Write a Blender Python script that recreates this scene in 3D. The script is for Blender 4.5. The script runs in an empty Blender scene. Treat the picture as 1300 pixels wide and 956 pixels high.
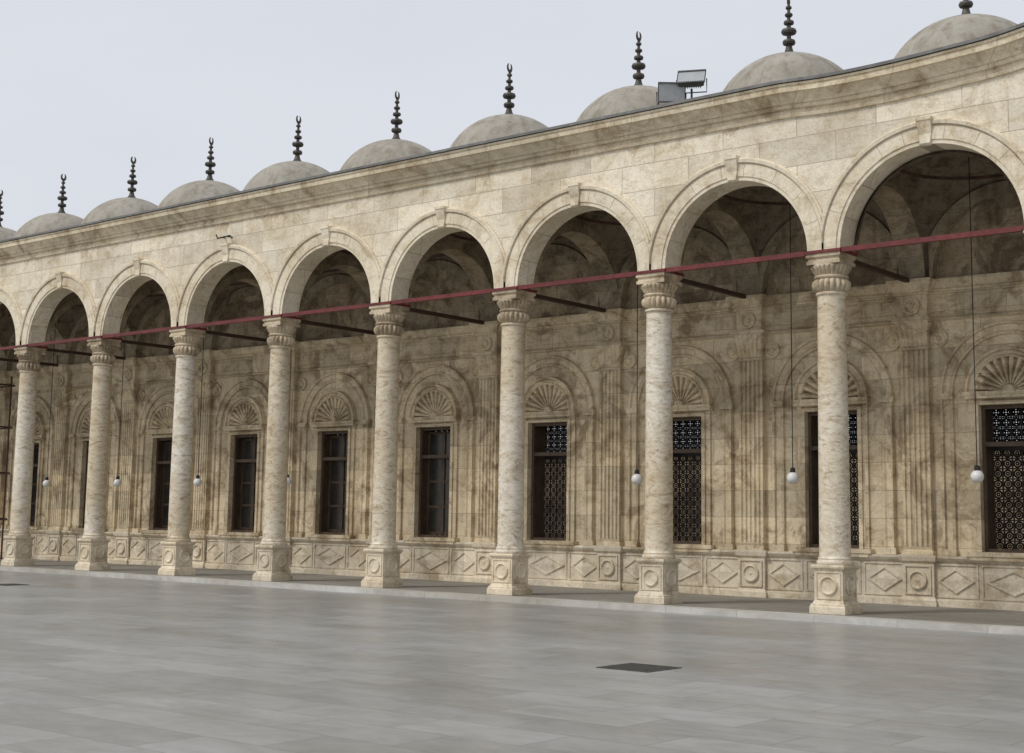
import bpy, math, random
from math import sin, cos, pi, sqrt
from mathutils import Matrix, Vector
random.seed(7)
SC=bpy.context.scene
S=3.44; H=5.95; D=3.43; YF=-.24; YB=.24; WT=.6
J0,J1=-3,12

# ------------------------------------------------------------------ materials
class NT:
    def __init__(s,name):
        s.m=bpy.data.materials.new(name); s.m.use_nodes=True
        s.t=s.m.node_tree; s.n=s.t.nodes; s.b=s.n['Principled BSDF']; s.o=s.n['Material Output']
    def new(s,k,**kw):
        n=s.n.new(k)
        for a,v in kw.items(): setattr(n,a,v)
        return n
    def link(s,a,b): s.t.links.new(a,b)
    def pos(s): return s.new('ShaderNodeNewGeometry').outputs['Position']
    def scale(s,vec,sc):
        n=s.new('ShaderNodeMapping'); n.inputs['Scale'].default_value=sc; s.link(vec,n.inputs['Vector']); return n.outputs[0]
    def noise(s,vec,scale,detail=6,rough=.55,dist=0.):
        n=s.new('ShaderNodeTexNoise'); n.inputs['Scale'].default_value=scale; n.inputs['Detail'].default_value=detail
        n.inputs['Roughness'].default_value=rough; n.inputs['Distortion'].default_value=dist
        s.link(vec,n.inputs['Vector']); return n.outputs['Fac']
    def ramp(s,f,stops,interp='LINEAR'):
        n=s.new('ShaderNodeValToRGB'); cr=n.color_ramp; cr.interpolation=interp
        while len(cr.elements)<len(stops): cr.elements.new(.5)
        for e,(p,c) in zip(cr.elements,stops):
            e.position=p; e.color=(c[0],c[1],c[2],1) if isinstance(c,(tuple,list)) else (c,c,c,1)
        s.link(f,n.inputs[0]); return n.outputs[0]
    def mix(s,a,b,f,mode='MIX'):
        n=s.new('ShaderNodeMix',data_type='RGBA',blend_type=mode)
        for v,i in ((f,0),(a,6),(b,7)):
            if hasattr(v,'is_output'): s.link(v,n.inputs[i])
            elif i==0: n.inputs[0].default_value=v
            else: n.inputs[i].default_value=(v[0],v[1],v[2],1) if isinstance(v,(tuple,list)) else (v,v,v,1)
        return n.outputs[2]
    def math(s,op,a,b=0.):
        n=s.new('ShaderNodeMath',operation=op)
        for i,v in enumerate((a,b)):
            if hasattr(v,'is_output'): s.link(v,n.inputs[i])
            else: n.inputs[i].default_value=v
        return n.outputs[0]
    def bump(s,h,strength,dist=.02,prev=None):
        n=s.new('ShaderNodeBump'); n.inputs['Strength'].default_value=strength; n.inputs['Distance'].default_value=dist
        s.link(h,n.inputs['Height'])
        if prev is not None: s.link(prev,n.inputs['Normal'])
        return n.outputs[0]

def stone(name,c_light,c_mid,c_dark,stain,bw=1.25,bh=.46,mortar=.006,stain_lo=.52,stain_hi=.66,joint=.6,rough=.75,blk=(.80,1.08),bumps=.5,topgrime=None,streak=.6,stain_amt=.75,veins=.6,finelo=.80,biglo=(.84,.80,.73),mix0=(.28,.38,.50)):
    g=NT(name); P=g.pos()
    sx=g.new('ShaderNodeSeparateXYZ'); g.link(P,sx.inputs[0])
    cx=g.new('ShaderNodeCombineXYZ'); g.link(g.math('ADD',sx.outputs[0],sx.outputs[1]),cx.inputs[0]); g.link(sx.outputs[2],cx.inputs[1])
    br=g.new('ShaderNodeTexBrick'); g.link(cx.outputs[0],br.inputs['Vector'])
    br.inputs['Scale'].default_value=1; br.inputs['Brick Width'].default_value=bw; br.inputs['Row Height'].default_value=bh
    br.inputs['Mortar Size'].default_value=mortar; br.inputs['Mortar Smooth'].default_value=.3
    br.inputs['Color1'].default_value=(0,0,0,1); br.inputs['Color2'].default_value=(1,1,1,1); br.inputs['Mortar'].default_value=(.5,.5,.5,1)
    bv=br.outputs['Color']
    # every slab is cut from a different part of the quarry: shift the figure per slab
    off=g.new('ShaderNodeVectorMath',operation='MULTIPLY_ADD'); g.link(bv,off.inputs[0]); off.inputs[1].default_value=(13.,7.,19.); g.link(P,off.inputs[2])
    PB=off.outputs[0]
    big=g.noise(P,.8,3,.6,.5)
    med=g.noise(g.scale(PB,(1,1,1.6)),1.5,6,.62,1.6)
    fine=g.noise(P,22,4,.7)
    base=g.ramp(med,[(mix0[0],c_dark),(mix0[1],c_mid),(mix0[2],c_light),(.75,tuple(min(1,x*1.07) for x in c_light))])
    base=g.mix(base,g.ramp(bv,[(0.,blk[0]),(.35,(blk[0]+blk[1])/2),(1.,blk[1])]),1.,'MULTIPLY')
    base=g.mix(base,g.ramp(big,[(.33,biglo),(.55,(1.05,1.05,1.05))]),.8,'MULTIPLY')
    vn=g.noise(P,1.35,7,.72,.9)
    st=g.ramp(vn,[(stain_lo,0.),(stain_hi,1.)])
    base=g.mix(base,stain,g.math('MULTIPLY',st,stain_amt))
    sv=g.scale(P,(4.2,4.2,.30)); sk=g.noise(sv,1.3,6,.7)
    base=g.mix(base,(.52,.46,.39),g.ramp(sk,[(.50,0.),(.66,streak)]),'MULTIPLY')
    w=g.noise(g.scale(PB,(.7,.7,2.0)),1.3,5,.6,1.8); cr=g.math('ABSOLUTE',g.math('SUBTRACT',w,.5))
    base=g.mix(base,(.62,.50,.36),g.ramp(cr,[(.0,veins),(.016,0.)]),'MULTIPLY')
    base=g.mix(base,g.ramp(fine,[(.32,finelo),(.62,1.06)]),.75,'MULTIPLY')
    if topgrime:
        z0,z1=topgrime
        mz=g.math('DIVIDE',g.math('SUBTRACT',sx.outputs[2],z0),z1-z0)
        gm=g.math('MULTIPLY',g.ramp(mz,[(0.,0.),(1.,1.)]),g.ramp(g.noise(P,1.7,7,.74,.5),[(.53,0.),(.62,1.)]))
        base=g.mix(base,(.36,.25,.13),g.math('MULTIPLY',gm,.75))
    base=g.mix(base,(.24,.19,.13),g.math('MULTIPLY',br.outputs['Fac'],joint))
    g.link(base,g.b.inputs['Base Color'])
    g.b.inputs['Roughness'].default_value=rough; g.b.inputs['Specular IOR Level'].default_value=.3
    b=g.bump(g.math('SUBTRACT',1.,br.outputs['Fac']),.5*min(1,joint*1.4),.01)
    b=g.bump(vn,bumps*.6,.05,b); b=g.bump(fine,bumps*.8,.012,b)
    g.link(b,g.b.inputs['Normal'])
    return g.m

M_front=stone('limestone_front',(.79,.725,.59),(.735,.66,.51),(.57,.48,.34),(.48,.37,.22),bw=1.45,bh=.50,topgrime=(7.5,8.5),stain_lo=.56,stain_hi=.71,stain_amt=.6,streak=.18,veins=.45,bumps=.3,blk=(.80,1.05),joint=.7)
M_arch=stone('limestone_archivolt',(.77,.70,.555),(.70,.62,.465),(.52,.43,.30),(.40,.30,.18),bw=6,bh=6,joint=0.,topgrime=(7.3,8.6),stain_lo=.54,stain_hi=.68,stain_amt=.6,streak=.3,veins=.3,bumps=.35,blk=(.95,1.0))
M_cornice=stone('limestone_cornice',(.73,.65,.49),(.63,.54,.385),(.43,.34,.225),(.32,.23,.135),bw=1.7,bh=3.,stain_lo=.51,stain_hi=.65,streak=.4,veins=.3)
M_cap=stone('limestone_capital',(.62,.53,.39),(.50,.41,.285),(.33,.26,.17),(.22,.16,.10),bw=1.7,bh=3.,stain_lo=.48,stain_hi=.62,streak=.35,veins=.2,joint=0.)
M_dado=stone('limestone_dado',(.76,.68,.535),(.66,.575,.43),(.47,.385,.265),(.34,.255,.15),bw=1.7,bh=3.,stain_lo=.52,stain_hi=.65,streak=.35,stain_amt=.65,veins=.3,joint=.3)
M_back=stone('limestone_back',(.74,.635,.45),(.62,.51,.345),(.39,.295,.18),(.26,.18,.10),bw=.93,bh=.52,stain_lo=.50,stain_hi=.62,blk=(.74,1.10),bumps=.6,streak=.45,stain_amt=.7,veins=.4)
M_lun=stone('limestone_lunette',(.48,.40,.285),(.38,.305,.205),(.24,.18,.115),(.14,.10,.06),bw=.93,bh=.42,stain_lo=.48,stain_hi=.60,blk=(.70,1.10),bumps=.6,streak=.5,stain_amt=.8)  # brownish stone, with shade above the string course also put into its colour
M_vault=stone('vault_plaster',(.22,.18,.13),(.16,.13,.09),(.095,.075,.05),(.06,.045,.03),bw=.6,bh=.3)  # colour darkened so the arch interiors read as deeper shadow
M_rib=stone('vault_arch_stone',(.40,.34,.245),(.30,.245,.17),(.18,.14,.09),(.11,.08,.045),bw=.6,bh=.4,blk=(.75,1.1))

def marble_col():
    g=NT('alabaster_column'); P=g.pos()
    a=g.noise(g.scale(P,(.6,.6,1.5)),.85,7,.66,2.4)
    b=g.noise(g.scale(P,(1,1,2.)),2.6,7,.66,2.8); f=g.noise(P,38,3,.6); lo=g.noise(P,.32,1,.5)
    col=g.ramp(a,[(.30,(.42,.35,.25)),(.41,(.66,.59,.475)),(.50,(.78,.74,.65)),(.60,(.66,.59,.47)),(.72,(.79,.755,.68))])
    col=g.mix(col,g.ramp(b,[(.36,(.52,.44,.34)),(.45,(.94,.92,.88)),(.6,(1.05,1.05,1.05))]),.85,'MULTIPLY')
    col=g.mix(col,g.ramp(lo,[(.38,(.82,.75,.63)),(.56,(1.,1.,1.))]),.9,'MULTIPLY')
    w=g.math('ABSOLUTE',g.math('SUBTRACT',g.noise(g.scale(P,(1,1,2.2)),1.5,5,.6,2.6),.5))
    col=g.mix(col,(.43,.32,.20),g.ramp(w,[(0.,.65),(.018,0.)]),'MIX')
    col=g.mix(col,g.ramp(f,[(.3,.90),(.7,1.05)]),.6,'MULTIPLY')
    g.link(col,g.b.inputs['Base Color']); g.b.inputs['Roughness'].default_value=.42
    g.link(g.bump(f,.15,.006,g.bump(b,.1,.02)),g.b.inputs['Normal']); return g.m
M_col=marble_col()

def simple(name,c,rough=.6,metal=0.,var=.25,sc=8,bump=.2,spec=.4):
    g=NT(name); P=g.pos(); n=g.noise(P,sc,5,.65,.5)
    col=g.mix(c,g.ramp(n,[(.3,1-var),(.7,1+var)]),1.,'MULTIPLY')
    col=g.mix(col,g.ramp(g.noise(P,sc*.15,4,.6),[(.35,1-var),(.65,1+var*.4)]),.8,'MULTIPLY')
    g.link(col,g.b.inputs['Base Color']); g.b.inputs['Roughness'].default_value=rough; g.b.inputs['Metallic'].default_value=metal
    g.b.inputs['Specular IOR Level'].default_value=spec
    g.link(g.bump(n,bump,.01),g.b.inputs['Normal']); return g.m
M_wood=simple('dark_wood',(.10,.066,.042),.55,var=.35,sc=20)
M_rod=simple('tie_beam_brown',(.065,.036,.026),.6)
M_red=simple('red_paint',(.15,.026,.026),.5,var=.35,sc=14)
M_iron=simple('wrought_iron',(.022,.02,.018),.5,.3)
M_pane=simple('dusty_glass',(.045,.043,.036),.22,var=.4,sc=4,bump=.03,spec=.5)
M_dark=simple('cast_iron_cover',(.06,.058,.052),.55)
M_lead=simple('roof_lead',(.17,.17,.165),.6,var=.3,sc=5)
M_fin=simple('finial_bronze',(.085,.08,.07),.55,.4,var=.4,sc=25)
M_alu=simple('floodlight_housing',(.11,.11,.108),.5,.2,var=.2)
M_glassf=simple('floodlight_glass',(.38,.40,.41),.2,0,var=.1)
M_globe=simple('opal_globe',(.74,.74,.73),.25,var=.04)
M_wire=simple('lamp_wire',(.02,.02,.02),.6)

def dome_mat():
    g=NT('dome_plaster'); P=g.pos()
    n=g.noise(P,1.3,6,.65,.8); f=g.noise(P,18,4,.7)
    sk=g.noise(g.scale(P,(4,4,.6)),1.3,5,.65)
    col=g.ramp(n,[(.3,(.28,.255,.21)),(.6,(.37,.35,.30))])
    col=g.mix(col,(.62,.57,.49),g.ramp(sk,[(.46,0.),(.66,.75)]),'MULTIPLY')
    col=g.mix(col,g.ramp(f,[(.3,.84),(.7,1.06)]),.7,'MULTIPLY')
    g.link(col,g.b.inputs['Base Color']); g.b.inputs['Roughness'].default_value=.8
    g.link(g.bump(f,.3,.01,g.bump(n,.3,.04)),g.b.inputs['Normal']); return g.m
M_dome=dome_mat()

def paving(name,c1,c2,bw,bh,rl,rh,joint=.5,big=(.88,.86,.82)):
    g=NT(name); P=g.pos()
    br=g.new('ShaderNodeTexBrick'); g.link(P,br.inputs['Vector'])
    br.inputs['Scale'].default_value=1; br.inputs['Brick Width'].default_value=bw; br.inputs['Row Height'].default_value=bh
    br.inputs['Mortar Size'].default_value=.007; br.inputs['Mortar Smooth'].default_value=.3
    br.inputs['Color1'].default_value=(0,0,0,1); br.inputs['Color2'].default_value=(1,1,1,1); br.inputs['Mortar'].default_value=(.5,.5,.5,1)
    bv=br.outputs['Color']
    off=g.new('ShaderNodeVectorMath',operation='MULTIPLY_ADD'); g.link(bv,off.inputs[0]); off.inputs[1].default_value=(9.,17.,3.); g.link(P,off.inputs[2])
    n=g.noise(g.scale(P,(.5,1.0,1)),.45,5,.6,.7); m=g.noise(g.scale(off.outputs[0],(1.,1.8,1)),1.8,6,.62,1.4); f=g.noise(P,30,4,.7)
    col=g.ramp(m,[(.3,c1),(.6,c2)])
    col=g.mix(col,g.ramp(bv,[(0.,.90),(1.,1.05)]),1.,'MULTIPLY')
    col=g.mix(col,g.ramp(n,[(.38,big),(.58,(1.05,1.05,1.05))]),.9,'MULTIPLY')
    col=g.mix(col,g.ramp(f,[(.3,.92),(.7,1.04)]),.6,'MULTIPLY')
    col=g.mix(col,(.12,.115,.10),g.math('MULTIPLY',br.outputs['Fac'],joint))
    g.link(col,g.b.inputs['Base Color'])
    g.link(g.math('ADD',g.ramp(g.noise(P,.9,5,.6,.8),[(.3,rl),(.7,rh)]),g.math('MULTIPLY',bv,.06)),g.b.inputs['Roughness'])
    g.b.inputs['Specular IOR Level'].default_value=.42
    g.link(g.bump(f,.06,.004,g.bump(g.noise(P,3,3,.5),.10,.02)),g.b.inputs['Normal']); return g.m
M_pave=paving('courtyard_marble',(.265,.268,.258),(.325,.328,.32),1.25,.62,.27,.40,.6)
M_plat=paving('platform_marble',(.42,.415,.39),(.56,.55,.52),1.4,2.0,.4,.6,.5,(.75,.71,.64))
M_floor=paving('gallery_floor_stone',(.19,.18,.16),(.26,.25,.225),.8,.8,.5,.7)
M_soil=simple('dusty_ground',(.32,.26,.19),.9,var=.2,sc=.3)

# ------------------------------------------------------------------ mesh helpers
class MB:
    def __init__(s): s.v=[]; s.f=[]
    def quad(s,a,b,c,d):
        i=len(s.v); s.v+=[a,b,c,d]; s.f.append((i,i+1,i+2,i+3))
    def box(s,x0,x1,y0,y1,z0,z1):
        i=len(s.v)
        s.v+=[(x0,y0,z0),(x1,y0,z0),(x1,y1,z0),(x0,y1,z0),(x0,y0,z1),(x1,y0,z1),(x1,y1,z1),(x0,y1,z1)]
        s.f+=[tuple(i+k for k in q) for q in ((0,3,2,1),(4,5,6,7),(0,1,5,4),(1,2,6,5),(2,3,7,6),(3,0,4,7))]
    def grid(s,rows,close=False):
        i=len(s.v); n=len(rows[0])
        for r in rows: s.v+=r
        for a in range(len(rows)-1):
            for b in range(n if close else n-1):
                c=(b+1)%n
                s.f.append((i+a*n+b,i+a*n+c,i+(a+1)*n+c,i+(a+1)*n+b))
    def lathe(s,cx,cy,prof,n=32,mod=None):
        rows=[]
        for k,(r,z) in enumerate(prof):
            row=[]
            for j in range(n):
                t=2*pi*j/n; rr=r*(mod(k,t) if mod else 1)
                row.append((cx+rr*cos(t),cy+rr*sin(t),z))
            rows.append(row)
        s.grid(rows,True)
    def orn(s,c,axis,prof,n=24):
        rows=[]
        for r,p in prof:
            row=[]
            for j in range(n):
                t=2*pi*j/n
                if axis=='y': row.append((c[0]+r*cos(t),c[1]-p,c[2]+r*sin(t)))
                else: row.append((c[0]+p,c[1]+r*cos(t),c[2]+r*sin(t)))
            rows.append(row)
        s.grid(rows,True)
    def arc(s,cx,cz,y0,prof,t0=0,t1=pi,n=40,clip=None):
        rows=[]
        for k in range(n+1):
            t=t0+(t1-t0)*k/n; c=cos(t); row=[]
            for r,p in prof:
                rr=r
                if clip and abs(c)>1e-6: rr=min(r,clip/abs(c))
                row.append((cx+rr*c,y0-p,cz+rr*sin(t)))
            rows.append(row)
        s.grid(rows)
    def lin(s,xs,y0,prof,dz=lambda x:0):
        s.grid([[(x,y0-p,z+dz(x)) for z,p in prof] for x in xs])
    def tube(s,pts,r,n=6):
        rows=[]
        for k,p in enumerate(pts):
            p=Vector(p); q=Vector(pts[min(k+1,len(pts)-1)])-Vector(pts[max(k-1,0)]); q.normalize()
            a=q.orthogonal().normalized(); b=q.cross(a)
            rows.append([tuple(p+r*(cos(2*pi*j/n)*a+sin(2*pi*j/n)*b)) for j in range(n)])
        s.grid(rows,True)
    def obj(s,name,mat,parent=None,smooth=False,loc=(0,0,0)):
        me=bpy.data.meshes.new(name); me.from_pydata(s.v,[],s.f); me.materials.append(mat); me.update()
        if smooth: smooth_me(me)
        o=bpy.data.objects.new(name,me); SC.collection.objects.link(o); o.location=loc
        if parent: o.parent=parent
        return o
def smooth_me(me):
    import bmesh
    bm=bmesh.new(); bm.from_mesh(me); bmesh.ops.remove_doubles(bm,verts=bm.verts,dist=1e-5)
    for f in bm.faces: f.smooth=True
    for e in bm.edges:
        if len(e.link_faces)==2 and e.calc_face_angle(0)>math.radians(38): e.smooth=False
    bm.to_mesh(me); bm.free()
def empty(name,parent=None,loc=(0,0,0)):
    o=bpy.data.objects.new(name,None); SC.collection.objects.link(o); o.location=loc
    if parent: o.parent=parent
    return o
def inst(o,name,parent,loc):
    n=bpy.data.objects.new(name,o.data); SC.collection.objects.link(n); n.location=loc; n.parent=parent; return n

A=empty('mosque_arcade')
def dz(x):
    pts=[(-.8,0),(.2,-.05),(1.2,-.05),(2.2,-.01),(3.2,.06),(4.6,.32),(6,.62),(7.5,.8)]
    if x<=-.8: return 0.
    if x>=7.5: return .8
    for i in range(len(pts)-1):
        (a,p),(b,q)=pts[i],pts[i+1]
        if x<=b:
            def m(k):
                if k<=0 or k>=len(pts)-1: return 0.
                return (pts[k+1][1]-pts[k-1][1])/(pts[k+1][0]-pts[k-1][0])
            h=b-a; t=(x-a)/h
            return (2*t**3-3*t*t+1)*p+(t**3-2*t*t+t)*h*m(i)+(-2*t**3+3*t*t)*q+(t**3-t*t)*h*m(i+1)
    return .8
# the bay nearest the camera is a little wider than the others
WX=.20
def colx(j): return -S*j+(WX if j<0 else 0)
cols=[colx(j) for j in range(J0,J1+1)]
bays=[]
for j in range(J0,J1):
    a,b=colx(j),colx(j+1); bays.append(((a+b)/2,(a-b)/2,(a-b)/2-.30))
def wc(c): return c-.10 if 0<c<3 else c      # window axis
XL=cols[-1]; XR=cols[0]
R=1.42; ZT=8.40

def arch_wall(mb,cx,half,r,z0,top,ya,yb,n=40,swap=False):
    us=[-half]+[-r*cos(pi*k/n) for k in range(n+1)]+[half]
    us=[u for i,u in enumerate(us) if i==0 or abs(u-us[i-1])>1e-6]
    def P(u,w,z): return (w,cx+u,z) if swap else (cx+u,w,z)
    lo=[z0+(sqrt(max(0,r*r-u*u)) if abs(u)<r else 0) for u in us]
    tz=[top(cx+u) for u in us]
    for i in range(len(us)-1):
        a,b=us[i],us[i+1]
        for y in (ya,yb): mb.quad(P(a,y,lo[i]),P(b,y,lo[i+1]),P(b,y,tz[i+1]),P(a,y,tz[i]))
        mb.quad(P(a,ya,lo[i]),P(b,ya,lo[i+1]),P(b,yb,lo[i+1]),P(a,yb,lo[i]))

mb=MB(); mk=MB()
for c,hb,r in bays:
    arch_wall(mb,c,hb,r,H+.03,lambda x:ZT+dz(x),YF,YB)
    e=r-R
    prof=[(R,0),(R,.03),(1.485,.03),(1.49,.05),(1.71,.05),(1.715,.035),(1.73,.035),(1.735,.085),(1.79,.095),(1.80,.06),(1.825,.05),(1.83,0)]
    mk.arc(c,H+.03,YF,[(a+e,p) for a,p in prof],n=48,clip=hb)
mb.obj('front_wall',M_front,A)
mk.obj('archivolts',M_arch,A)
mb=MB()
for c,hb,r in bays:
    zb=H+.03+(r-R)
    pts=[(1.40,.055,.08),(1.43,.085,.085),(1.58,.07,.10),(1.64,.09,.108),(1.78,.125,.12),(1.80,.14,.125),(1.85,.14,.127),(1.855,.0,.127)]
    rows=[]
    for z,p,w in pts: rows.append([(c-w,YF+.02,zb+z),(c-w,YF-p,zb+z),(c+w,YF-p,zb+z),(c+w,YF+.02,zb+z)])
    mb.grid(rows); mb.quad(*rows[0])
mb.obj('keystones',M_arch,A)
mb=MB()
for c,hb,r in bays:
    nj=9
    for k in range(1,nj):
        t=pi*k/nj+random.uniform(-.05,.05)
        if abs(t-pi/2)<.12: continue
        r0,r1=r+.075,min(r+.285,(hb-.02)/max(1e-3,abs(cos(t))))
        if r1<=r0+.05: continue
        ux,uz=cos(t),sin(t); tx,tz=-sin(t)*.003,cos(t)*.003; zb=H+.03; y=YF-.0525
        mb.quad((c+r0*ux-tx,y,zb+r0*uz-tz),(c+r1*ux-tx,y,zb+r1*uz-tz),(c+r1*ux+tx,y,zb+r1*uz+tz),(c+r0*ux+tx,y,zb+r0*uz+tz))
mb.obj('voussoir_joints',simple('old_mortar',(.33,.27,.19),.9),A)
xs=[XL+k*(XR-XL)/260 for k in range(261)]
mb=MB(); mb.lin(xs,YF,[(8.36,0),(8.365,.045),(8.41,.06),(8.43,.04),(8.44,.025),(8.50,.025),(8.51,.08),(8.54,.10),(8.575,.10),(8.58,.14),(8.61,.15),(8.64,.19),(8.68,.24),(8.73,.275),(8.735,.32),(8.83,.33),(8.835,.35),(8.87,.36),(8.88,.33)],dz)
mb.obj('cornice',M_cornice,A,True)
mb=MB(); mb.lin(xs,YF,[(8.885,.33),(8.885,.385),(8.935,.385),(8.945,.36),(8.97,-.6),(8.97,-4.25),(8.3,-4.25)],dz)
mb.obj('roof',M_lead,A)

# transverse arches, vaults
YC=(YB+D)/2
mb=MB()
for x in cols: arch_wall(mb,YC,(D-YB)/2,1.44,H+.03,lambda y:8.45,x-.26,x+.26,32,True)
for c,hb,r in bays:
    mb.arc(c,H+.03,D,[(1.40,0),(1.40,.20),(1.62,.20),(1.62,.14),(1.72,.14),(1.9,.14)],n=40,clip=1.46)
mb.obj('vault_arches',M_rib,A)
mb=MB(); RV=2.17; zv=lambda d2:H+.05+sqrt(max(0,RV*RV-d2))
for c,hb,r in bays:
    n=22; hx=hb-.22; hy=(D-YB)/2+.05; rows=[]
    for i in range(n+1):
        u=-hx+2*hx*i/n
        rows.append([(c+u,YC+(-hy+2*hy*j/n),zv(u*u+(-hy+2*hy*j/n)**2)) for j in range(n+1)])
    mb.grid(rows)
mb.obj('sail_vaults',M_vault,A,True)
mb=MB()
for c,hb,r in bays:
    for ra,rb in ((.62,.50),(1.36,1.32)):
        mb.lathe(c,YC,[(ra,zv(ra*ra)-.012),(ra-.01,zv(ra*ra)-.03),(rb+.01,zv(rb*rb)-.03),(rb,zv(rb*rb)-.012)],36)
mb.obj('painted_vault_rings',simple('faded_red_ochre',(.10,.05,.036),.8,var=.5),A,True)
mb=MB(); mb.box(XL,XR,YB+.002,D+.3,8.46,8.60); mb.obj('roof_slab',M_vault,A)

# ------------------------------------------------------------------ back wall
mb=MB(); ml=MB(); WW=.55; Z0,Z1,ZL=.99,3.60,5.93
for c,hb,r in bays:
    w_=wc(c)
    xsx=[c-hb,w_-WW,w_+WW,c+hb]; zz=[-.1,Z0,Z1,ZL,8.45]
    for i in range(3):
        for k in range(4):
            if i==1 and k==1: continue
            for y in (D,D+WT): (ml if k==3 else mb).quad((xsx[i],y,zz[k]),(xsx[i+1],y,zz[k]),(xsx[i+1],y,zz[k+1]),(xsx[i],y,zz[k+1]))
    for x in (w_-WW,w_+WW): mb.quad((x,D,Z0),(x,D+WT,Z0),(x,D+WT,Z1),(x,D,Z1))
    for z in (Z0,Z1): mb.quad((w_-WW,D,z),(w_+WW,D,z),(w_+WW,D+WT,z),(w_-WW,D+WT,z))
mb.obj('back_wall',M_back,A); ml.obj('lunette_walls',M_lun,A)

def bay_trim():
    mb=MB()
    pr=[(1.03,0),(1.03,.05),(1.07,.07),(1.10,.04),(1.20,.04),(1.215,.09),(1.25,.095),(1.27,0)]
    mb.arc(0,3.83,0,pr,n=40)
    for s in (-1,1):
        mb.grid([[(s*r,-p,z) for r,p in pr] for z in (.905,3.83)])
        mb.box(min(s*1.01,s*1.29),max(s*1.01,s*1.29),-.12,-.001,3.72,3.83)
        mb.box(min(s*1.01,s*1.29),max(s*1.01,s*1.29),-.11,-.001,.905,1.02)
    mb.arc(0,3.84,0,[(.60,0),(.60,.13),(.63,.145),(.655,.09),(.715,.09),(.73,.14),(.77,.14),(.785,0)],n=36)
    rows=[]; nf=12
    for i in range(nf*10+1):
        t=pi*i/(nf*10); rid=min(1.,1.5*abs(sin(nf*t))**1.4)
        row=[]
        for q in range(7):
            rho=.13+.47*q/6
            row.append((rho*cos(t),-(.006+.11*rid*(.25+.75*q/6)),3.84+rho*sin(t)))
        rows.append(row)
    mb.grid(rows)
    mb.arc(0,3.84,0,[(0,.10),(.10,.10),(.13,.0)],n=20)
    for s in (-1,1):
        x0,x1=sorted((s*.552,s*.63)); mb.box(x0,x1,-.085,-.001,.992,3.66)
        x0,x1=sorted((s*.632,s*.74)); mb.box(x0,x1,-.05,-.001,.992,3.70)
    mb.box(-.551,.551,-.082,-.001,3.602,3.66)
    mb.lin([-.80,.80],0,[(3.70,0),(3.70,.06),(3.74,.08),(3.76,.15),(3.80,.17),(3.835,.17),(3.84,.0)])
    mb.box(-.78,.78,-.14,-.001,3.715,3.83)
    mb.box(-.82,.82,-.17,.05,.908,.988); mb.box(-.76,.76,-.15,-.001,.84,.906)
    for s in (-1,1):
        mb.orn((s*1.27,0,4.86),'y',[(.16,0),(.16,.05),(.125,.06),(.10,.02),(.06,.02),(.04,.05),(.0,.06)],20)
    mb.lin([-1.47,1.47],0,[(5.18,0),(5.19,.05),(5.22,.065),(5.25,.04),(5.27,.0)])
    mb.lin([-1.47,1.47],0,[(5.36,0),(5.36,.03),(5.60,.03),(5.60,.0)])
    mb.lin([-1.47,1.47],0,[(5.68,0),(5.69,.04),(5.73,.06),(5.76,.06),(5.78,.12),(5.84,.17),(5.88,.2),(5.94,.2),(5.95,0)])
    md=MB()
    md.box(-1.43,1.43,-.06,-.001,-.02,.80)
    md.lin([-1.43,1.43],0,[(.78,.06),(.79,.085),(.82,.11),(.86,.135),(.90,.135),(.903,.0)])
    md.lin([-1.43,1.43],0,[(.14,.06),(.13,.08),(.11,.125),(.0,.13),(-.02,.13)])
    for cx,hw in ((-1.04,.36),(0,.52),(1.04,.36)):
        zc=.46; hh=.27
        for (x0,x1,z0,z1) in ((cx-hw-.05,cx+hw+.05,zc+hh,zc+hh+.03),(cx-hw-.05,cx+hw+.05,zc-hh-.03,zc-hh),(cx-hw-.05,cx-hw-.02,zc-hh,zc+hh),(cx+hw+.02,cx+hw+.05,zc-hh,zc+hh)):
            md.box(x0,x1,-.08,-.061,z0,z1)
        a,b=hw-.02,hh-.05
        d=[(cx-a,zc),(cx,zc-b),(cx+a,zc),(cx,zc+b)]
        for k in range(4):
            p,q=d[k],d[(k+1)%4]
            def sc(t,p): return (cx+(p[0]-cx)*t, zc+(p[1]-zc)*t)
            L=[(1.,.061),(1.,.09),(.86,.09),(.80,.063),(.0,.085)]
            for (s0,e0),(s1,e1) in zip(L,L[1:]):
                P0,Q0,P1,Q1=sc(s0,p),sc(s0,q),sc(s1,p),sc(s1,q)
                md.quad((P0[0],-e0,P0[1]),(Q0[0],-e0,Q0[1]),(Q1[0],-e1,Q1[1]),(P1[0],-e1,P1[1]))
    return mb,md
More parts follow.
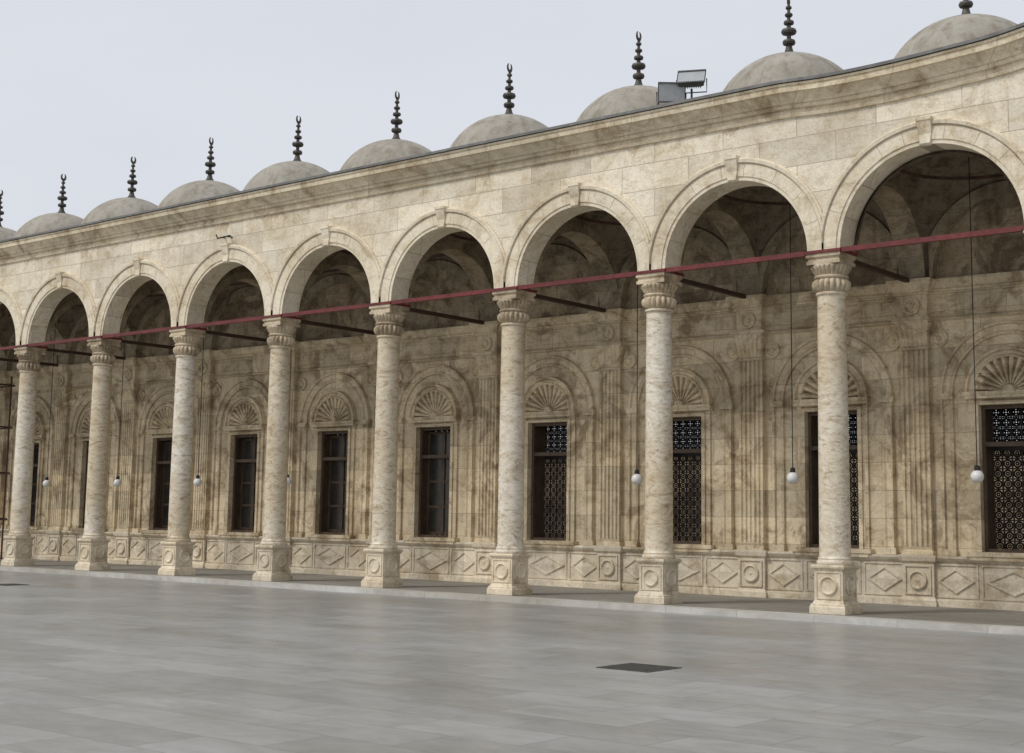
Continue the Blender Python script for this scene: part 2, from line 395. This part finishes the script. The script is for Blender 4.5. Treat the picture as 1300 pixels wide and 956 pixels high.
def pil_trim():
    mb=MB(); md=MB()
    def ring(m,prof):
        rows=[[(-ww,0,z),(-ww,-p,z),(ww,-p,z),(ww,0,z)] for z,p,ww in prof]; m.grid(rows)
    md.box(-.30,.30,-.14,-.001,-.02,.80)
    ring(md,[(-.02,.19,.35),(.10,.19,.35),(.13,.17,.33),(.16,.142,.302)])
    ring(md,[(.76,.142,.302),(.80,.18,.34),(.88,.20,.36),(.91,.20,.36),(.912,0,.36)])
    md.orn((0,-.14,.46),'y',[(.17,0),(.17,.04),(.145,.05),(.12,.015),(.05,.015),(.0,.035)],24)
    for (x0,x1,z0,z1) in ((-.25,.25,.70,.725),(-.25,.25,.20,.225),(-.25,-.225,.225,.70),(.225,.25,.225,.70)):
        md.box(x0,x1,-.165,-.141,z0,z1)
    ring(mb,[(.913,.16,.30),(.98,.16,.30),(1.0,.13,.27),(1.03,.14,.28),(1.06,.14,.27)])
    n=5; W=.265; dp=.12
    row=[(-W,0),(-W,dp)]
    for k in range(n):
        a=-W+.02+(2*W-.04)*k/n; wv=(2*W-.04)/n
        row+= [(a+.022,dp)]
        for q in range(1,6):
            t=q/6; row.append((a+.022+(wv-.044)*t,dp-.038*sin(pi*t)))
        row+= [(a+wv-.022,dp)]
    row+=[(W,dp),(W,0)]
    mb.grid([[(x,-p,z) for x,p in row] for z in (1.06,4.66)])
    ring(mb,[(4.66,.125,.27),(4.665,.15,.285),(4.70,.155,.29),(4.73,.13,.265)])
    rows=[]
    for z,p,ww in [(4.73,.125,.265),(4.84,.14,.27),(5.0,.17,.29),(5.12,.21,.32),(5.17,.22,.33)]:
        r=[(-ww,0,z),(-ww,-p,z)]
        for q in range(1,24):
            u=-ww+2*ww*q/24; r.append((u,-p-.03*abs(sin(pi*q/4)),z))
        r+=[(ww,-p,z),(ww,0,z)]; rows.append(r)
    mb.grid(rows)
    ring(mb,[(5.17,.25,.36),(5.21,.26,.37),(5.26,.26,.37),(5.262,.17,.29),(5.68,.17,.29),(5.685,.21,.33),(5.73,.24,.35),(5.78,.29,.38),(5.86,.32,.41),(5.90,.34,.43),(5.96,.34,.43),(5.965,.0,.43)])
    mb.orn((0,-.17,5.47),'y',[(.16,0),(.16,.05),(.125,.06),(.10,.02),(.06,.02),(.045,.06),(.0,.07)],20)
    return mb,md
def place(gen,names,xs_):
    first=None
    for x in xs_:
        if first is None:
            a,b=gen(); first=(a.obj(names[0],M_back,A,False,(x,D,0)),b.obj(names[1],M_dado,A,False,(x,D,0)))
        else:
            inst(first[0],names[0],A,(x,D,0)); inst(first[1],names[1],A,(x,D,0))
place(bay_trim,('window_bay_trim','dado_panels'),[wc(c) for c,_,_ in bays])
place(pil_trim,('fluted_pilaster','pilaster_pedestal'),cols)

# window joinery and grilles
mb=MB(); yo=.06; K=.548
mb.box(-K,-K+.06,yo,yo+.07,.992,3.598); mb.box(K-.06,K,yo,yo+.07,.992,3.598)
mb.box(-K+.06,K-.06,yo,yo+.07,3.53,3.598); mb.box(-K+.06,K-.06,yo,yo+.07,.992,1.05); mb.box(-K+.06,K-.06,yo,yo+.07,2.86,2.94)
for s in (-1,1):
    x0,x1=sorted((s*K,s*(K-.035))); mb.box(x0,x1,yo+.071,.50,1.0,3.59)
    for z0,z1 in ((1.06,1.62),(1.70,2.26),(2.34,2.85),(2.95,3.50)):
        x0,x1=sorted((s*(K-.036),s*(K-.052)))
        mb.box(x0,x1,yo+.10,yo+.12,z0,z1); mb.box(x0,x1,.46,.48,z0,z1); mb.box(x0,x1,yo+.12,.46,z0,z0+.025); mb.box(x0,x1,yo+.12,.46,z1-.025,z1)
frame=mb
mb=MB(); gy=.52
def ring2(cx,cz,r,t=.018,n=12):
    rows=[]
    for k in range(n+1):
        a=2*pi*k/n
        rows.append([(cx+(r+t*ca)*cos(a),gy+t*sa,cz+(r+t*ca)*sin(a)) for ca,sa in ((1,0),(0,1),(-1,0),(0,-1),(1,0))])
    mb.grid(rows)
dx=.18
for k in range(7): mb.box(-3*dx+dx*k-.015,-3*dx+dx*k+.015,gy-.01,gy+.01,.995,3.595)
for k in range(15): mb.box(-.545,.545,gy-.009,gy+.009,1.0+.185*k-.013,1.0+.185*k+.013)
mb.box(-.545,.545,gy-.03,gy+.03,2.80,2.90)
for i in range(6):
    for k in range(14):
        cx=-2.5*dx+dx*i; cz=1.0925+.185*k
        ring2(cx,cz,.066); ring2(cx,cz,.026,.016,8)
        if k>=10:
            for s in (-1,1): ring2(cx+s*.045,cz+.045,.024,.013,8); ring2(cx+s*.045,cz-.045,.024,.013,8)
grille=mb
cs=MB(); gy2=.30
cs.box(-.51,-.44,gy2,gy2+.05,1.06,3.52); cs.box(.44,.51,gy2,gy2+.05,1.06,3.52); cs.box(-.05,.05,gy2-.01,gy2+.06,1.06,3.52)
for z in (1.06,1.68,2.28,2.86,3.45): cs.box(-.44,-.05,gy2,gy2+.045,z,z+.06); cs.box(.05,.44,gy2,gy2+.045,z,z+.06)
pn=MB(); pn.box(-.50,.50,gy2+.02,gy2+.03,1.07,3.51)
f0=g0=s0=None
for c,hb,r in bays:
    c=wc(c)
    if f0 is None:
        f0=frame.obj('window_frame',M_wood,A,False,(c,D,0)); g0=grille.obj('window_grille',M_iron,A,False,(c,D,0))
    else:
        inst(f0,'window_frame',A,(c,D,0)); inst(g0,'window_grille',A,(c,D,0))
    if c<-S*2.8:
        if s0 is None: s0=(cs.obj('casement',M_wood,A,False,(c,D,0)),pn.obj('glass_panes',M_pane,A,False,(c,D,0)))
        else: inst(s0[0],'casement',A,(c,D,0)); inst(s0[1],'glass_panes',A,(c,D,0))

# ------------------------------------------------------------------ columns
def col_mesh():
    mb=MB()
    def sq(prof): mb.grid([[(-w,-w,z),(w,-w,z),(w,w,z),(-w,w,z)] for z,w in prof],True)
    sq([(0,.315),(.11,.315),(.125,.30),(.15,.30),(.165,.275),(.20,.262),(.21,.252),(.69,.252),(.70,.265),(.72,.275),(.735,.295),(.765,.30),(.775,.285),(.79,.285)])
    mb.quad((-.285,-.285,.79),(.285,-.285,.79),(.285,.285,.79),(-.285,.285,.79))
    for ax,c in (('y',(0,-.252,.455)),('x',(.252,0,.455))):
        mb.orn(c,ax,[(.155,0),(.155,.025),(.135,.035),(.115,.008),(.10,.004),(.0,.004)],24)
    for (a,b,z0,z1) in ((-.215,.215,.655,.67),(-.215,.215,.235,.25),(-.215,-.20,.25,.655),(.20,.215,.25,.655)):
        mb.box(a,b,-.266,-.2525,z0,z1); mb.box(.2525,.266,a,b,z0,z1)
    ped=mb
    sh=MB()
    pr=[(.29,.79),(.30,.805),(.30,.835),(.29,.855),(.272,.862),(.272,.872),(.28,.885),(.275,.90),(.262,.91),(.255,.93)]
    for k in range(1,17):
        z=.93+(5.22-.93)*k/16; t=k/16; pr.append((.255-.022*t**1.4,z))
    pr+=[(.25,5.235),(.262,5.25),(.262,5.27),(.25,5.285),(.236,5.29)]
    sh.lathe(0,0,pr,36)
    cp=MB()
    pr=[(.236,5.29),(.262,5.31),(.29,5.36),(.302,5.41),(.295,5.46),(.265,5.50),(.255,5.505),(.28,5.52),(.29,5.54),(.28,5.56),(.255,5.57),(.265,5.60),(.30,5.66),(.325,5.70),(.332,5.725),(.325,5.745)]
    fl=set(range(1,6))
    def mod(k,t):
        if k in fl: return 1+.12*(abs(cos(9*t))-.6)*(1 if k in(2,3,4) else .6)*1.6
        if k in (11,12,13): return 1+.06*(abs(cos(12*t))-.5)*2
        return 1
    cp.lathe(0,0,pr,144,mod)
    cp.grid([[(-w,-w,z),(w,-w,z),(w,w,z),(-w,w,z)] for z,w in [(5.745,.26),(5.746,.30),(5.80,.30),(5.815,.278),(5.84,.278),(5.87,.31),(5.925,.31)]],True)
    return ped,sh,cp
ped,sh,cp=col_mesh(); c0=None
for x in cols:
    e=empty('stone_column',A,(x,0,0))
    if c0 is None:
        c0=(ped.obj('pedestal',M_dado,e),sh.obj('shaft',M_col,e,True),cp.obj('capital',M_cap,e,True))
    else:
        inst(c0[0],'pedestal',e,(0,0,0)); inst(c0[1],'shaft',e,(0,0,0)); inst(c0[2],'capital',e,(0,0,0))

mb=MB()
for x in cols: mb.box(x-.33,x+.33,-.33,.33,5.927,5.978)
for c,hb,r in bays: mb.box(c-hb+.331,c+hb-.331,-.30,-.22,5.91,5.99)
mb.obj('red_tie_beam',M_red,A)
mb=MB()
for x in cols: mb.box(x-.045,x+.045,.331,D-.345,5.90,5.98)
mb.obj('transverse_tie_beams',M_rod,A)

# ------------------------------------------------------------------ domes
ZD=10.25; YD=1.84
dm=MB()
Rd=1.46; zc=ZD-1.42
pr=[(1.52,8.9),(1.52,8.98),(1.47,9.0)]
z1=9.0; a0=math.asin((z1-zc)/1.42)
for k in range(25):
    a=a0+(pi/2-a0)*k/24
    pr.append((max(Rd*cos(a),.001),zc+1.42*sin(a)))
dm.lathe(0,0,pr,64)
fn=MB(); b=ZD-.03
fp=[(.19,0),(.19,.03),(.12,.06),(.08,.12),(.06,.20),(.05,.23),(.11,.25),(.125,.29),(.11,.33),(.05,.35),(.04,.40),(.045,.43),(.13,.46),(.148,.50),(.13,.545),(.045,.57),(.038,.63),(.09,.65),(.10,.68),(.09,.71),(.038,.73),(.032,.79),(.065,.805),(.078,.835),(.065,.86),(.03,.88),(.028,.94),(.055,.955),(.06,.98),(.05,1.0),(.028,1.02),(.022,1.07)]
fn.lathe(0,0,[(r,b+z) for r,z in fp],18)
rows=[]
for k in range(17):   # nearly closed crescent
    q=-1+2*k/16; a=-pi/2+q*2.75; w=.034*cos(q*pi/2)**.6+.006 if abs(q)<1 else .006
    rows.append([(.065*cos(a)+w*cos(a)*ca,w*.8*sa,b+1.155+.09*sin(a)+w*sin(a)*ca) for ca,sa in ((1,0),(0,1),(-1,0),(0,-1),(1,0))])
fn.grid(rows)
d0=None
for c,hb,r in bays:
    e=empty('dome',A,(wc(c),YD,dz(c)))
    if d0 is None: d0=(dm.obj('dome_shell',M_dome,e,True),fn.obj('crescent_finial',M_fin,e,True))
    else: inst(d0[0],'dome_shell',e,(0,0,0)); inst(d0[1],'crescent_finial',e,(0,0,0))
    for o in e.children:
        if o.name.startswith('crescent'): o.rotation_euler=(0,0,random.uniform(1.5,2.3))
mb=MB(); x=-S*4-S/2
mb.tube([(x-.25,YF-.13,7.98),(x+.2,YF-.13,8.0)],.015); mb.tube([(x-.1,YF-.01,7.99),(x-.1,YF-.15,7.99)],.015); mb.tube([(x+.1,YF-.01,7.99),(x+.1,YF-.15,7.99)],.015)
mb.tube([(x-.25,YF-.13,7.98),(x-.3,YF-.13,8.08)],.015); mb.tube([(x+.2,YF-.13,8.0),(x+.3,YF-.13,7.93)],.02)
mb.obj('iron_bracket',M_iron,A)
mb=MB(); mb.box(XL-.6,XL-.28,YF,D+WT,-.1,8.9); mb.obj('end_wall',M_back,A)

# ------------------------------------------------------------------ platform, ground
mb=MB(); mb.box(XL-.6,XR+1,-.77,-.42,-.12,0); mb.obj('platform_kerb',M_plat)
mb=MB(); mb.box(XL-.6,XR+1,-.418,D-.001,-.12,-.003); mb.obj('gallery_floor',M_floor)
mb=MB(); mb.quad((-90,-70,-.10),(60,-70,-.10),(60,8,-.10),(-90,8,-.10)); mb.obj('courtyard_pavement',M_pave)
mb=MB(); mb.quad((-3000,-3000,-.16),(3000,-3000,-.16),(3000,3000,-.16),(-3000,3000,-.16)); mb.obj('ground',M_soil)
mb=MB(); mb.box(-60,30,11,11.4,-.15,3.1); mb.box(-60,30,10.95,11.45,3.101,3.22); mb.obj('window_backdrop_wall',M_lun)  # added backdrop beyond the windows, raised to darken the view through the grilles
def drain(x,y,w):
    mb=MB(); mb.box(x-w,x+w,y-w,y+w,-.099,-.092)
    for k in range(-4,5): mb.box(x-w*.85,x+w*.85,y+w*.2*k-.012,y+w*.2*k+.012,-.0915,-.086)
    mb.obj('drain_cover',M_dark)
drain(2.03,-8.7,.33); drain(-16.9,-4.6,.3)

# ------------------------------------------------------------------ hanging lamps
l0=None
for c,hb,r in bays:
    e=empty('hanging_lamp',None,(wc(c)+random.uniform(-.03,.03),YD,0))
    if l0 is None:
        w=MB(); w.tube([(0,0,2.40),(0,0,8.16)],.009,6)
        w.lathe(0,0,[(.0,2.47),(.02,2.46),(.045,2.44),(.05,2.37),(.05,2.36)],16)
        g=MB(); pr=[(.11*sin(pi*k/14)+.0005,2.27+.11*-cos(pi*k/14)) for k in range(15)]; g.lathe(0,0,pr,24)
        l0=(w.obj('wire_and_cap',M_wire,e,True),g.obj('globe',M_globe,e,True))
    else: inst(l0[0],'wire_and_cap',e,(0,0,0)); inst(l0[1],'globe',e,(0,0,0))

# ------------------------------------------------------------------ floodlights
def flood(loc,rot,sc=1.):
    e=empty('floodlight',None,loc); e.rotation_euler=(0,0,rot[1])
    h=MB(); w,hh,d=.27*sc,.19*sc,.07
    rows=[[(-w*a,y,-hh*a),(w*a,y,-hh*a),(w*a,y,hh*a),(-w*a,y,hh*a)] for y,a in ((-d,1.06),(-d+.03,1.06),(-d+.031,.98),(d*.6,.95),(d*1.3,.7))]
    h.grid(rows,True); h.quad(*rows[-1])
    for c0_,c1_ in ((hh,hh*1.06),(-hh*1.06,-hh)): h.box(-w*1.06,w*1.06,-d-.012,-d-.001,c0_-.02,c1_)
    for k in range(-4,5): h.box(w*.16*k-.006,w*.16*k+.006,d*1.25,d*1.9,-hh*.6,hh*.6)
    g=MB(); g.quad((-w,-d+.008,-hh),(w,-d+.008,-hh),(w,-d+.008,hh),(-w,-d+.008,hh))
    for o in (h.obj('housing',M_alu,e),g.obj('glass',M_glassf,e)): o.rotation_euler=(rot[0],0,0)
    b=MB(); b.tube([(-w-.03,0,0),(-w-.03,0,-hh-.08),(w+.03,0,-hh-.08),(w+.03,0,0)],.012); b.tube([(0,0,-hh-.08),(0,0,-hh-.2)],.02)
    b.obj('bracket',M_alu,e)
flood((-2.60,-.22,9.43),(math.radians(-38),math.radians(25)),.9)
flood((-2.92,-.40,9.20),(math.radians(12),math.radians(40)),.88)
mb=MB(); mb.tube([(-3.3,-.25,8.97),(-3.3,-.25,9.3)],.015); mb.tube([(-3.3,-.25,9.3),(-3.1,-.25,9.32)],.012); mb.tube([(-3.3,-.25,9.05),(-2.5,-.2,9.05)],.015); mb.tube([(-2.60,-.22,8.96),(-2.60,-.22,9.25)],.02)
mb.obj('floodlight_mount',M_iron)

# scaffold far left
mb=MB(); ox=-3.3
for x in (-28.3,-27.0,-25.6):
    for y in (1.0,2.4): mb.tube([(x+ox,y,0),(x+ox,y,5.6)],.028)
for z in (1.2,2.6,4.0,5.3):
    for y in (1.0,2.4): mb.tube([(-28.5+ox,y,z),(-25.4+ox,y,z)],.025)
    for x in (-28.3,-27.0,-25.6): mb.tube([(x+ox,.9,z+.03),(x+ox,2.5,z+.03)],.025)
mb.tube([(-28.3+ox,.97,0),(-25.6+ox,.97,4.0)],.025); mb.tube([(-25.6+ox,.97,1.2),(-28.3+ox,.97,5.3)],.025)
mb.obj('scaffolding',M_rod)

# ------------------------------------------------------------------ light
w=bpy.data.worlds.new('World'); SC.world=w; w.use_nodes=True; t=w.node_tree; N=t.nodes
sky=N.new('ShaderNodeTexSky'); sky.sky_type='NISHITA'; sky.sun_disc=False
sd=Vector((-.45,-1,1.25)); el=math.atan2(sd.z,sd.xy.length); az=math.atan2(sd.x,sd.y)
sky.sun_elevation=el; sky.sun_rotation=az; sky.dust_density=4; sky.air_density=1.0
tc=N.new('ShaderNodeTexCoord'); ns=N.new('ShaderNodeTexNoise'); ns.inputs['Scale'].default_value=1.6; ns.inputs['Detail'].default_value=5
mp=N.new('ShaderNodeMapping'); mp.inputs['Scale'].default_value=(1,1,3); t.links.new(tc.outputs['Generated'],mp.inputs[0]); t.links.new(mp.outputs[0],ns.inputs['Vector'])
rp=N.new('ShaderNodeValToRGB'); rp.color_ramp.elements[0].position=.3; rp.color_ramp.elements[0].color=(6.2,6.4,6.9,1); rp.color_ramp.elements[1].position=.7; rp.color_ramp.elements[1].color=(7.0,7.1,7.45,1)
t.links.new(ns.outputs['Fac'],rp.inputs[0])
mx=N.new('ShaderNodeMix'); mx.data_type='RGBA'; mx.blend_type='ADD'; mx.inputs[0].default_value=.2
t.links.new(rp.outputs[0],mx.inputs[6]); t.links.new(sky.outputs[0],mx.inputs[7])
bg=N['Background']; bg.inputs['Strength'].default_value=.1; t.links.new(mx.outputs[2],bg.inputs[0])
sl=bpy.data.lights.new('sun','SUN'); sl.energy=1.7; sl.angle=math.radians(11); sl.color=(1,.965,.90)
so=bpy.data.objects.new('sun',sl); SC.collection.objects.link(so); so.rotation_euler=sd.to_track_quat('Z','Y').to_euler()

# ------------------------------------------------------------------ camera
q=(10.65215,-21.44549,1.46015); yaw,pitch,roll,F=.68623,.12525,.01458,1788.46
f=Vector((-sin(yaw)*cos(pitch),cos(yaw)*cos(pitch),sin(pitch))); r=Vector((cos(yaw),sin(yaw),0)); u=r.cross(f)
r2=r*cos(roll)+u*sin(roll); u2=-r*sin(roll)+u*cos(roll)
cam=bpy.data.cameras.new('camera'); co=bpy.data.objects.new('camera',cam); SC.collection.objects.link(co)
co.matrix_world=Matrix(((r2.x,u2.x,-f.x,q[0]),(r2.y,u2.y,-f.y,q[1]),(r2.z,u2.z,-f.z,q[2]),(0,0,0,1)))
cam.sensor_width=36; cam.lens=36*F/1300; cam.shift_y=-45/1300; cam.clip_end=6000; cam.clip_start=.1
SC.camera=co
SC.view_settings.view_transform='Standard'; SC.view_settings.look='None'; SC.view_settings.exposure=0
